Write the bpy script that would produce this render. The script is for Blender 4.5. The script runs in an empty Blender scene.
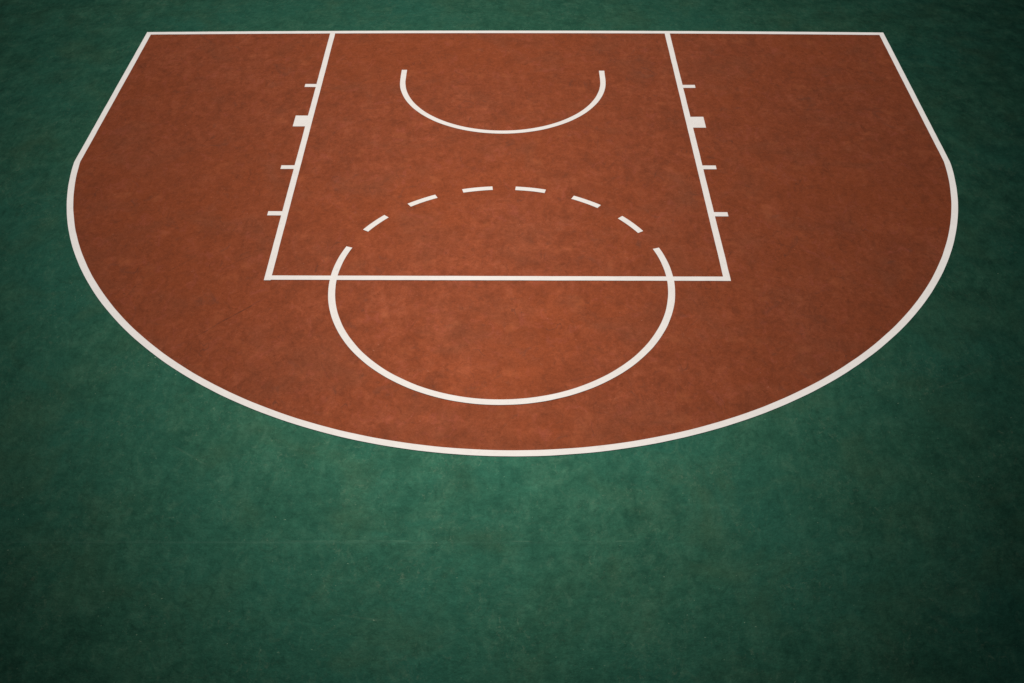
import bpy, math
from mathutils import Matrix, noise, Vector

C = bpy.context.scene.collection
PI = math.pi

# ------------------------------------------------------------------ node helpers
class Nodes:
    def __init__(self, name):
        self.m = bpy.data.materials.new(name)
        self.m.use_nodes = True
        self.t = self.m.node_tree
        for n in list(self.t.nodes):
            self.t.nodes.remove(n)
        self.pos = self.new('ShaderNodeTexCoord').outputs['Object']

    def new(self, kind):
        return self.t.nodes.new(kind)

    def put(self, sock, v):
        if isinstance(v, bpy.types.NodeSocket):
            self.t.links.new(v, sock)
        else:
            sock.default_value = v

    def math(self, op, a, b=0.0, c=0.0, clamp=False):
        n = self.new('ShaderNodeMath'); n.operation = op; n.use_clamp = clamp
        self.put(n.inputs[0], a); self.put(n.inputs[1], b); self.put(n.inputs[2], c)
        return n.outputs[0]

    def noise(self, scale, detail=4.0, rough=0.55, stretch=(1, 1, 1), rot=0.0, shift=(0, 0, 0), warp=0.0):
        mp = self.new('ShaderNodeMapping')
        self.t.links.new(self.pos, mp.inputs['Vector'])
        mp.inputs['Rotation'].default_value = (0, 0, rot)
        mp.inputs['Scale'].default_value = stretch
        mp.inputs['Location'].default_value = shift
        n = self.new('ShaderNodeTexNoise')
        self.t.links.new(mp.outputs[0], n.inputs['Vector'])
        n.inputs['Scale'].default_value = scale
        n.inputs['Detail'].default_value = detail
        n.inputs['Roughness'].default_value = rough
        n.inputs['Distortion'].default_value = warp
        return n.outputs['Fac']

    def remap(self, v, lo, hi, a=0.0, b=1.0, smooth=False):
        n = self.new('ShaderNodeMapRange'); n.clamp = True
        if smooth: n.interpolation_type = 'SMOOTHSTEP'
        self.put(n.inputs[0], v)
        for i, x in enumerate((lo, hi, a, b)):
            self.put(n.inputs[i + 1], x)
        return n.outputs[0]

    def mix(self, f, a, b, kind='MIX'):
        n = self.new('ShaderNodeMix'); n.data_type = 'RGBA'; n.blend_type = kind
        self.put(n.inputs[0], f)
        for s, v in ((n.inputs[6], a), (n.inputs[7], b)):
            if isinstance(v, tuple): v = (*v, 1) if len(v) == 3 else v
            self.put(s, v)
        return n.outputs[2]

    def xyz(self):
        n = self.new('ShaderNodeSeparateXYZ'); self.t.links.new(self.pos, n.inputs[0])
        return n.outputs

    def stroke(self, p, q, width, wob=0.03):
        """0..1 mask of a scratch running from p to q on the court, fading at both ends"""
        x, y, _ = self.xyz()
        dx, dy = q[0] - p[0], q[1] - p[1]; L = math.hypot(dx, dy); dx /= L; dy /= L
        w = self.math('MULTIPLY', self.math('SUBTRACT', self.noise(3.0, 2), 0.5), wob * 2)
        ax = self.math('SUBTRACT', x, p[0]); ay = self.math('SUBTRACT', y, p[1])
        along = self.math('ADD', self.math('MULTIPLY', ax, dx), self.math('MULTIPLY', ay, dy))
        across = self.math('SUBTRACT', self.math('MULTIPLY', ax, -dy), self.math('MULTIPLY', ay, -dx))
        across = self.math('ABSOLUTE', self.math('ADD', across, w))
        m = self.remap(across, 0.0, width, 1.0, 0.0)
        e = self.math('MULTIPLY', self.remap(along, 0.0, L * .2), self.remap(along, L * .75, L, 1.0, 0.0))
        br = self.remap(self.noise(14, 3), 0.35, 0.6, 0.3, 1.0)
        return self.math('MULTIPLY', self.math('MULTIPLY', m, e), br)

    def finish(self, col, rough, gloss, height, dist, lobe='GGX', grain=0.0):
        """matt pigment with a satin acrylic sheen of the same colour"""
        dif = self.new('ShaderNodeBsdfDiffuse'); self.put(dif.inputs['Color'], col)
        dif.inputs['Roughness'].default_value = 0.3
        b = self.new('ShaderNodeBsdfGlossy'); b.distribution = lobe
        # the squeegee was pulled along x, so the satin sheen spreads wider that way
        tg = self.new('ShaderNodeCombineXYZ'); tg.inputs[0].default_value = 1.0
        self.t.links.new(tg.outputs[0], b.inputs['Tangent']); b.inputs['Anisotropy'].default_value = grain
        self.put(b.inputs['Color'], col); self.put(b.inputs['Roughness'], rough)
        bp = self.new('ShaderNodeBump')
        bp.inputs['Strength'].default_value = 1.0
        bp.inputs['Distance'].default_value = dist
        self.put(bp.inputs['Height'], height)
        self.t.links.new(bp.outputs[0], b.inputs['Normal'])
        self.t.links.new(bp.outputs[0], dif.inputs['Normal'])
        mx = self.new('ShaderNodeMixShader'); self.put(mx.inputs[0], gloss)
        self.t.links.new(dif.outputs[0], mx.inputs[1]); self.t.links.new(b.outputs[0], mx.inputs[2])
        o = self.new('ShaderNodeOutputMaterial')
        self.t.links.new(mx.outputs[0], o.inputs[0])
        return self.m

GREEN_GLOSS, RED_GLOSS, WHITE_GLOSS = 0.70, 0.19, 0.052
ROUGH = 0.475
GK, RK = 0.43, 0.91

def court_paint(name, dark, base, light, tint_a, tint_b, gloss, green):
    N = Nodes(name)
    s = (0, 0, 0) if green else (31.7, 12.3, 0)
    big = N.noise(0.55, 3, 0.5, shift=s)
    mid = N.noise(2.4, 5, 0.6, shift=s, warp=0.6)
    small = N.noise(9, 6, 0.65, stretch=(1.15, 0.8, 1), shift=s, warp=0.6)
    fine = N.noise(60, 4, 0.7, shift=s)
    # squeegee passes of the acrylic coating, running across the court
    pull = N.noise(1.0, 5, 0.6, stretch=(1.1, 7.0, 1), rot=0.04, shift=s, warp=0.3)
    pull2 = N.noise(1.0, 4, 0.6, stretch=(6.0, 1.4, 1), rot=0.5, shift=s, warp=0.8)
    worn = N.noise(4.2, 8, 0.72, stretch=(1.2, 0.75, 1), shift=(s[0] + 4, 2, 0), warp=1.0)
    v = N.math('ADD', N.math('MULTIPLY', mid, 0.20), N.math('MULTIPLY', small, 0.26))
    v = N.math('ADD', v, N.math('MULTIPLY', worn, 0.30))
    v = N.math('ADD', v, N.math('MULTIPLY', pull, 0.07))
    v = N.math('ADD', v, N.math('MULTIPLY', pull2, 0.17))
    col = N.mix(N.remap(v, 0.40, 0.5), dark, base)
    col = N.mix(N.remap(v, 0.5, 0.61), col, light)
    # broad shifts in hue between batches of coating
    col = N.mix(N.remap(big, 0.42, 0.66, 0, 0.55), col, tint_a)
    col = N.mix(N.remap(N.noise(1.3, 5, 0.6, shift=(7, 3 if green else 9, 0), warp=0.8), 0.5, 0.72, 0, 0.55), col, tint_b)
    # blotches a hand wide where the top coat is thinner or rubbed
    hb = N.noise(5.5, 7, 0.75, stretch=(1.1, 0.75, 1), shift=(s[0] + 9, 6, 0), warp=1.2)
    col = N.mix(N.remap(hb, 0.54, 0.66, 0, 0.6), col, tuple(c * k for c, k in zip(light, (1.15, 1.0, 1.0) if green else (0.98, 0.92, 1.10))))
    col = N.mix(N.remap(hb, 0.46, 0.35, 0, 0.6), col, tuple(c * 0.92 for c in dark))
    gr2 = N.new('ShaderNodeCombineColor'); g2 = N.remap(N.noise(22, 5, 0.75, shift=(6, s[0], 0), warp=0.6), 0.3, 0.7, 0.85, 1.15)
    for i in range(3): N.put(gr2.inputs[i], g2)
    col = N.mix(1.0, col, gr2.outputs[0], 'MULTIPLY')
    # fine grain of the sanded acrylic
    g = N.remap(fine, 0.25, 0.75, 0.86, 1.14)
    gr = N.new('ShaderNodeCombineColor')
    for i in range(3): N.put(gr.inputs[i], g)
    col = N.mix(1.0, col, gr.outputs[0], 'MULTIPLY')
    # chalky scuffs: small worn flecks gathered in patches
    fl = N.remap(N.noise(19, 6, 0.8, stretch=(1.2, 0.9, 1), shift=(3, 1, 0), warp=0.8), 0.55, 0.72)
    pt = N.remap(N.noise(1.7, 3, 0.6, shift=(2, 8, 0)), 0.46, 0.62)
    fl = N.math('MULTIPLY', fl, pt)
    col = N.mix(N.math('MULTIPLY', fl, 0.42 if green else 0.30), col, (0.034, 0.046, 0.030) if green else (0.26, 0.10, 0.06))
    # hairline crazing, only in places
    rid = N.math('ABSOLUTE', N.math('SUBTRACT', N.noise(1.6, 5, 0.55, shift=(5, 5, 0), warp=0.5), 0.5))
    rid = N.remap(rid, 0.0, 0.006, 1.0, 0.0)
    rid = N.math('MULTIPLY', rid, N.remap(N.noise(2.2, 2, shift=(1, 20, 0)), 0.56, 0.66))
    col = N.mix(N.math('MULTIPLY', rid, 0.35), col, tuple(c * 0.45 for c in dark))
    # sparse pale grit and chips, a centimetre or so across
    ch = N.remap(N.noise(34, 3, 0.6, stretch=(0.8, 1.1, 1), shift=(13, 7, 0)), 0.685, 0.75)
    ch = N.math('MULTIPLY', ch, N.remap(N.noise(1.1, 4, 0.6, shift=(1, 4, 0)), 0.42, 0.62))
    col = N.mix(N.math('MULTIPLY', ch, 0.8), col, (0.050, 0.070, 0.048) if green else (0.30, 0.12, 0.075))
    # irregular dark blotches where water stood
    wt = N.remap(N.noise(1.9, 6, 0.7, shift=(6, 16, 0), warp=1.2), 0.56, 0.68)
    col = N.mix(N.math('MULTIPLY', wt, 0.2), col, tuple(c * 0.75 for c in dark))
    if green:
        # seam between two pours: a faint broken pale ridge with a dark foot
        x, y, _ = N.xyz()
        wob = N.math('MULTIPLY', N.math('SUBTRACT', N.noise(1.1, 3), 0.5), 0.02)
        yy = N.math('ADD', N.math('ADD', y, 9.172), wob)
        line = N.remap(N.math('ABSOLUTE', yy), 0.002, 0.007, 1.0, 0.0)
        foot = N.remap(N.math('ABSOLUTE', N.math('ADD', yy, 0.016)), 0.004, 0.014, 1.0, 0.0)
        seg = 0.0
        for a, b, k in ((-3.28, -3.20, .8), (-2.95, -2.75, .3), (-1.69, -1.29, 1.0), (-1.22, -1.02, .7), (-0.96, -0.69, 1.0),
                        (0.16, 0.32, .8), (0.74, 0.84, .5), (1.02, 1.18, .9), (2.95, 3.05, .4), (5.2, 5.6, .6), (-6.3, -5.9, .6)):
            seg = N.math('MAXIMUM', seg, N.math('MULTIPLY', N.math('MULTIPLY', N.remap(x, a - .02, a + .02), N.remap(x, b - .02, b + .02, 1.0, 0.0)), k))
        seg = N.math('MULTIPLY', seg, N.remap(N.noise(9, 3), 0.35, 0.6, 0.3, 1.0))
        ext = N.math('MULTIPLY', N.remap(x, -6.0, -3.4), N.remap(x, -1.5, 1.5, 1.0, 0.15))
        col = N.mix(N.math('MULTIPLY', N.math('MULTIPLY', line, seg), 0.30), col, (0.026, 0.046, 0.031))
        col = N.mix(N.math('MULTIPLY', N.math('MULTIPLY', foot, ext), 0.22), col, (0.012, 0.028, 0.020))
        for p, q in (((-2.9, -8.1), (-2.5, -8.35)), ((4.1, -7.4), (4.7, -7.1)),
                     ((-6.0, -5.0), (-5.7, -5.5)), ((-1.2, -9.9), (-0.8, -9.94))):
            col = N.mix(N.math('MULTIPLY', N.stroke(p, q, 0.014), 0.10), col, (0.05, 0.06, 0.04))
    else:
        for p, q, wd, k in (((-3.05, -6.68), (-2.35, -5.98), 0.012, 0.75), ((-2.95, -5.55), (-2.62, -5.25), 0.012, 0.4),
                            ((-3.55, -5.62), (-3.25, -5.30), 0.014, 0.4), ((-3.7, -6.5), (-3.68, -6.2), 0.02, 0.3),
                            ((1.85, -6.6), (2.1, -6.3), 0.012, 0.3), ((-1.0, -0.6), (-0.5, -0.75), 0.012, 0.3),
                            ((1.1, -5.9), (1.5, -6.3), 0.012, 0.3), ((3.0, -5.0), (3.5, -5.3), 0.016, 0.35),
                            ((-1.7, -7.0), (-1.55, -7.3), 0.014, 0.3), ((0.6, -7.3), (1.3, -7.1), 0.012, 0.25)):
            col = N.mix(N.math('MULTIPLY', N.stroke(p, q, wd), k), col, (0.050, 0.020, 0.013))
        # grey-brown bruises left by shoes
        bru = N.remap(N.noise(3.4, 5, 0.65, stretch=(1.0, 0.9, 1), rot=0.5, shift=(21, 5, 0), warp=1.4), 0.60, 0.72)
        col = N.mix(N.math('MULTIPLY', bru, 0.38), col, (0.070, 0.030, 0.020))
        sc = N.math('ABSOLUTE', N.math('SUBTRACT', N.noise(2.6, 2, 0.5, stretch=(1.7, 0.6, 1), rot=0.85, shift=(2, 31, 0), warp=0.3), 0.5))
        sc = N.math('MULTIPLY', N.remap(sc, 0.0, 0.007, 1.0, 0.0), N.remap(N.noise(3.0, 3, shift=(17, 2, 0)), 0.56, 0.64))
        col = N.mix(N.math('MULTIPLY', sc, 0.55), col, (0.060, 0.024, 0.016))
        # pale patch of touch-up coating
        col = N.mix(N.math('MULTIPLY', N.remap(N.noise(3.1, 3, shift=(11, 4, 0)), 0.6, 0.75), 0.25), col, (0.30, 0.085, 0.035))
    rough = N.remap(N.noise(3.5, 5, 0.6, shift=(9, 9, 0)), 0.3, 0.7, ROUGH - (0.070 if green else 0.02), ROUGH + (-0.025 if green else 0.03))
    h = N.math('ADD', N.math('MULTIPLY', N.noise(8, 3, shift=s), 1.0), N.math('MULTIPLY', N.noise(90, 3, 0.6), 0.10))
    return N.finish(col, rough, gloss, h, 0.0014, 'BECKMANN' if green else 'GGX', -0.21 if green else -0.06)

green = court_paint('green_acrylic', tuple(GK * c for c in (0.0080, 0.032, 0.0205)), tuple(GK * c for c in (0.0112, 0.042, 0.0265)), tuple(GK * c for c in (0.0185, 0.055, 0.035)),
                    tuple(GK * c for c in (0.0088, 0.0445, 0.0310)), tuple(GK * c for c in (0.0185, 0.042, 0.0240)), GREEN_GLOSS, True)
red = court_paint('terracotta_acrylic', tuple(RK * c for c in (0.130, 0.0345, 0.0160)), tuple(RK * c for c in (0.168, 0.041, 0.0175)), tuple(RK * c for c in (0.208, 0.055, 0.0255)),
                  tuple(RK * c for c in (0.178, 0.041, 0.0150)), tuple(RK * c for c in (0.143, 0.044, 0.022)), RED_GLOSS, False)

def line_paint():
    N = Nodes('white_line_paint')
    a = N.noise(5, 5, 0.6); b = N.noise(40, 4, 0.7); c = N.noise(14, 4, 0.6, shift=(3, 3, 0))
    col = N.mix(N.remap(a, 0.35, 0.65), (0.85, 0.785, 0.715), (0.89, 0.83, 0.76))
    col = N.mix(N.remap(b, 0.55, 0.8, 0, 0.18), col, (0.45, 0.34, 0.27))
    col = N.mix(N.remap(c, 0.60, 0.78, 0, 0.22), col, (0.55, 0.46, 0.38))
    wr = N.math('MULTIPLY', N.remap(N.noise(30, 6, 0.8, shift=(8, 1, 0)), 0.56, 0.70), N.remap(N.noise(1.5, 3, shift=(4, 14, 0)), 0.50, 0.64))
    col = N.mix(N.math('MULTIPLY', wr, 0.30), col, (0.42, 0.27, 0.20))
    h = N.math('ADD', N.math('MULTIPLY', N.noise(8, 3), 1.0), N.math('MULTIPLY', N.noise(90, 3, 0.6), 0.10))
    return N.finish(col, 0.5, WHITE_GLOSS, h, 0.0012)
white = line_paint()

# ------------------------------------------------------------------ geometry helpers
def mesh_obj(name, verts, faces, mat):
    me = bpy.data.meshes.new(name)
    me.from_pydata(verts, [], faces); me.update(); me.validate()
    o = bpy.data.objects.new(name, me); C.objects.link(o)
    me.materials.append(mat)
    return o

def tag(o, label, cat, group=None):
    o['label'] = label; o['category'] = cat
    if group: o['group'] = group
    return o

def structure(o):
    o['kind'] = 'structure'; return o

W = 0.0360                       # half the width of a painted line
Z_RED = 0.0015
Z_LINE = 0.0034

def densify(pts, step=0.05):
    out = [pts[0]]
    for a, b in zip(pts, pts[1:]):
        n = max(1, int(math.hypot(b[0] - a[0], b[1] - a[1]) / step))
        out += [(a[0] + (b[0] - a[0]) * i / n, a[1] + (b[1] - a[1]) * i / n) for i in range(1, n + 1)]
    return out

def strip(name, pts, z, hw=W, closed=False):
    """a painted line: a thin film of paint with a real edge, following pts"""
    P = densify(pts); n = len(P)
    L, R = [], []
    for i, (x, y) in enumerate(P):
        if 0 < i < n - 1:
            ax, ay = x - P[i-1][0], y - P[i-1][1]; bx, by = P[i+1][0] - x, P[i+1][1] - y
        elif i == 0: ax = bx = P[1][0] - x; ay = by = P[1][1] - y
        else: ax = bx = x - P[i-1][0]; ay = by = y - P[i-1][1]
        la, lb = math.hypot(ax, ay), math.hypot(bx, by)
        ax, ay, bx, by = ax/la, ay/la, bx/lb, by/lb
        tx, ty = ax + bx, ay + by; lt = math.hypot(tx, ty); tx /= lt; ty /= lt
        k = 1 / max(0.5, tx * ax + ty * ay)
        e1 = noise.noise(Vector((x * 6, y * 6, z * 900))) * 0.0018
        e2 = noise.noise(Vector((x * 6 + 40, y * 6, z * 900))) * 0.0018
        L.append((x - ty * (hw + e1) * k, y + tx * (hw + e1) * k))
        R.append((x + ty * (hw + e2) * k, y - tx * (hw + e2) * k))
    t = 0.0014
    V = [(x, y, z) for x, y in L] + [(x, y, z) for x, y in R] + [(x, y, z - t) for x, y in L] + [(x, y, z - t) for x, y in R]
    F = []
    for i in range(n - 1):
        F.append((n + i, n + i + 1, i + 1, i))
        F.append((i, i + 1, 2*n + i + 1, 2*n + i))
        F.append((n + i + 1, n + i, 3*n + i, 3*n + i + 1))
    F.append((0, 2*n, 3*n, n)); F.append((n - 1, 2*n - 1, 4*n - 1, 3*n - 1))
    return mesh_obj(name, V, F, white)

# ------------------------------------------------------------------ court layout (metres, baseline on y = 0)
def base_y(x): return 0.0239 + 0.0023 * x - 0.0019 * x * x
X0, X1 = -5.072, 5.489
J0, J1 = -5.107, 5.442            # where the straight sides meet the arc
ARC_C = (0.1684, -2.9019)
def arc_r(t): return 5.2931 + .0123*math.cos(2*t) + .0003*math.sin(2*t) - .0021*math.cos(3*t) + .0150*math.sin(3*t)
def arc_p(t): r = arc_r(t); return (ARC_C[0] + r*math.cos(t), ARC_C[1] + r*math.sin(t))

# outline of the three point line: down the left side, round the arc, up the right side
def find(xt, lo, hi):
    for _ in range(60):
        m = (lo + hi) / 2
        if (arc_p(m)[0] - xt) * (arc_p(lo)[0] - xt) > 0: lo = m
        else: hi = m
    return lo
tl = find(J0, PI + 0.01, PI * 1.3); tr = find(J1, 2*PI - 0.01, 2*PI - 0.7)
arc_pts = [arc_p(tl + (tr - tl) * i / 220) for i in range(221)]
outline = [(X0, base_y(X0) - 0.03)] + arc_pts + [(X1, base_y(X1) - 0.03)]

# green ground: finely divided near the court, one sheet out to the horizon
S = 600.0
structure(mesh_obj('ground', [(-S, -S, 0), (S, -S, 0), (S, S, 0), (-S, S, 0)], [(0, 1, 2, 3)], green))

# terracotta playing area
top = [(X1 - (X1 - X0) * i / 60, base_y(X1 - (X1 - X0) * i / 60)) for i in range(61)]
poly = outline + top
cx, cy = 0.18, -3.5
V = [(cx, cy, Z_RED)] + [(x, y, Z_RED) for x, y in poly]
F = [(0, 1 + i, 1 + (i + 1) % len(poly)) for i in range(len(poly))]
structure(mesh_obj('court_floor', V, F, red))

# ------------------------------------------------------------------ painted markings
tag(strip('baseline', [(x, base_y(x)) for x in [X0 - W + (X1 - X0 + 2*W) * i / 40 for i in range(41)]], Z_LINE, 0.0385),
    'long straight white baseline closing the terracotta area along its far edge', 'court line')
tag(strip('three_point_line', outline, Z_LINE + 0.0003),
    'big curved white three point line between the terracotta area and the green surround', 'court line')
KL, KR = -2.426, 2.399
FT = -5.6961
tag(strip('lane_line', [(KL, base_y(KL)), (KL, FT - W)], Z_LINE + 0.0006),
    'straight white lane line on the left side of the key', 'court line', 'lane lines')
tag(strip('lane_line', [(KR, base_y(KR)), (KR + .043, FT - W)], Z_LINE + 0.0006),
    'straight white lane line on the right side of the key', 'court line', 'lane lines')
tag(strip('free_throw_line', [(KL - .03, FT + .0085), (KR + .078, FT - .003)], Z_LINE + 0.0009),
    'straight white free throw line crossing the open circle', 'court line')

CC = (0.0544, -5.7680)
def cr(t): return 1.7825 + .0013*math.cos(2*t) + .0017*math.sin(2*t) + .0006*math.cos(3*t) + .0050*math.sin(3*t)
def cp(d): t = math.radians(d); r = cr(t); return (CC[0] + r*math.cos(t), CC[1] + r*math.sin(t))
def ring(a, b, n): return [cp(a + (b - a) * i / n) for i in range(n + 1)]
tag(strip('free_throw_arc', ring(159.7, 379.7, 160), Z_LINE + 0.0012),
    'solid white arc of the free throw circle bulging towards the near side', 'court line')
dash_labels = ('leftmost white dash of the dashed half circle, nearest the left end of the solid arc',
               'second white dash from the left in the dashed half circle inside the key',
               'nearly level white dash just left of the top of the dashed half circle',
               'nearly level white dash just right of the top of the dashed half circle',
               'second white dash from the right in the dashed half circle inside the key',
               'rightmost white dash of the dashed half circle, nearest the right end of the solid arc')
for (a, b), lb in zip(((148.8, 137.6), (127.1, 115.7), (105.3, 93.9), (85.2, 73.8), (62.9, 51.6), (41.7, 30.4)), dash_labels):
    tag(strip('arc_dash', ring(a, b, 8), Z_LINE), lb, 'line dash', 'dashes of the free throw circle')

SC, SR = (0.0373, -1.3902), 1.349
semi = [(SC[0] - SR, -1.118)] + [(SC[0] + SR*math.cos(t), SC[1] + SR*math.sin(t)) for t in [PI + PI*i/90 for i in range(91)]] + [(SC[0] + SR, -1.136)]
tag(strip('restricted_area_arc', semi, Z_LINE),
    'small open white half circle under the basket spot near the far baseline', 'court line')

# lane space marks on the outer side of each lane line
marks = {-1: ((-1.555, .040), (-3.549, .040), (-4.510, .041)), 1: ((-1.567, .040), (-3.544, .041), (-4.519, .041))}
where = ('nearest the baseline', 'third space from the baseline, just below the block', 'nearest the free throw line')
where = ('the one nearest the baseline', 'the middle one, next after the square block', 'the one nearest the free throw line')
for s in (-1, 1):
    side = 'left' if s < 0 else 'right'
    for (y, hw), w in zip(marks[s], where):
        tag(strip('lane_mark', [(s * 2.43, y), (s * (2.622 if y < -3 else 2.612), y)], Z_LINE, hw),
            'thin white tick on the %s lane line, %s' % (side, w), 'lane mark', 'lane space marks along the key')
    y = -2.473 if s < 0 else -2.493
    tag(strip('lane_block', [(s * 2.43, y), (s * 2.620, y)], Z_LINE, 0.133),
        'solid white square block outside the %s lane line' % side, 'lane block', 'solid blocks beside the key')

# ------------------------------------------------------------------ camera
f, h, pitch, roll, yaw, cxx, cyy = 2.15867, 7.30284, 0.72903, 0.00157, -0.00071, 0.15984, -14.88241
cam = bpy.data.cameras.new('camera'); co = bpy.data.objects.new('camera', cam); C.objects.link(co)
cam.sensor_width = 36; cam.lens = 18 * f; cam.clip_end = 3000
cam.shift_x = -0.25 / 1024; cam.shift_y = 0.6 / 1024
co.matrix_world = (Matrix.Translation((cxx, cyy, h)) @ Matrix.Rotation(yaw, 4, 'Z')
                   @ Matrix.Rotation(PI/2 - pitch, 4, 'X') @ Matrix.Rotation(roll, 4, 'Z'))
bpy.context.scene.camera = co

# ------------------------------------------------------------------ daylight
SUN_EL, SUN_AZ = math.radians(43), math.radians(-2.8)      # azimuth from +y towards +x
world = bpy.data.worlds.new('World'); bpy.context.scene.world = world
world.use_nodes = True
nt = world.node_tree; bg = nt.nodes['Background']
sky = nt.nodes.new('ShaderNodeTexSky'); sky.sky_type = 'NISHITA'; sky.sun_disc = False
sky.sun_elevation = SUN_EL; sky.sun_rotation = SUN_AZ
nt.links.new(sky.outputs[0], bg.inputs[0]); bg.inputs[1].default_value = 0.05
sl = bpy.data.lights.new('sun', 'SUN'); so = bpy.data.objects.new('sun', sl); C.objects.link(so)
sl.energy = 3.6; sl.angle = math.radians(0.5); sl.color = (1.0, 0.96, 0.90)
d = Vector((math.sin(SUN_AZ) * math.cos(SUN_EL), math.cos(SUN_AZ) * math.cos(SUN_EL), math.sin(SUN_EL)))
so.rotation_euler = d.to_track_quat('Z', 'Y').to_euler()

sc = bpy.context.scene
sc.view_settings.view_transform = 'Standard'; sc.view_settings.look = 'None'
sc.view_settings.gamma = 1; sc.view_settings.exposure = 0.0
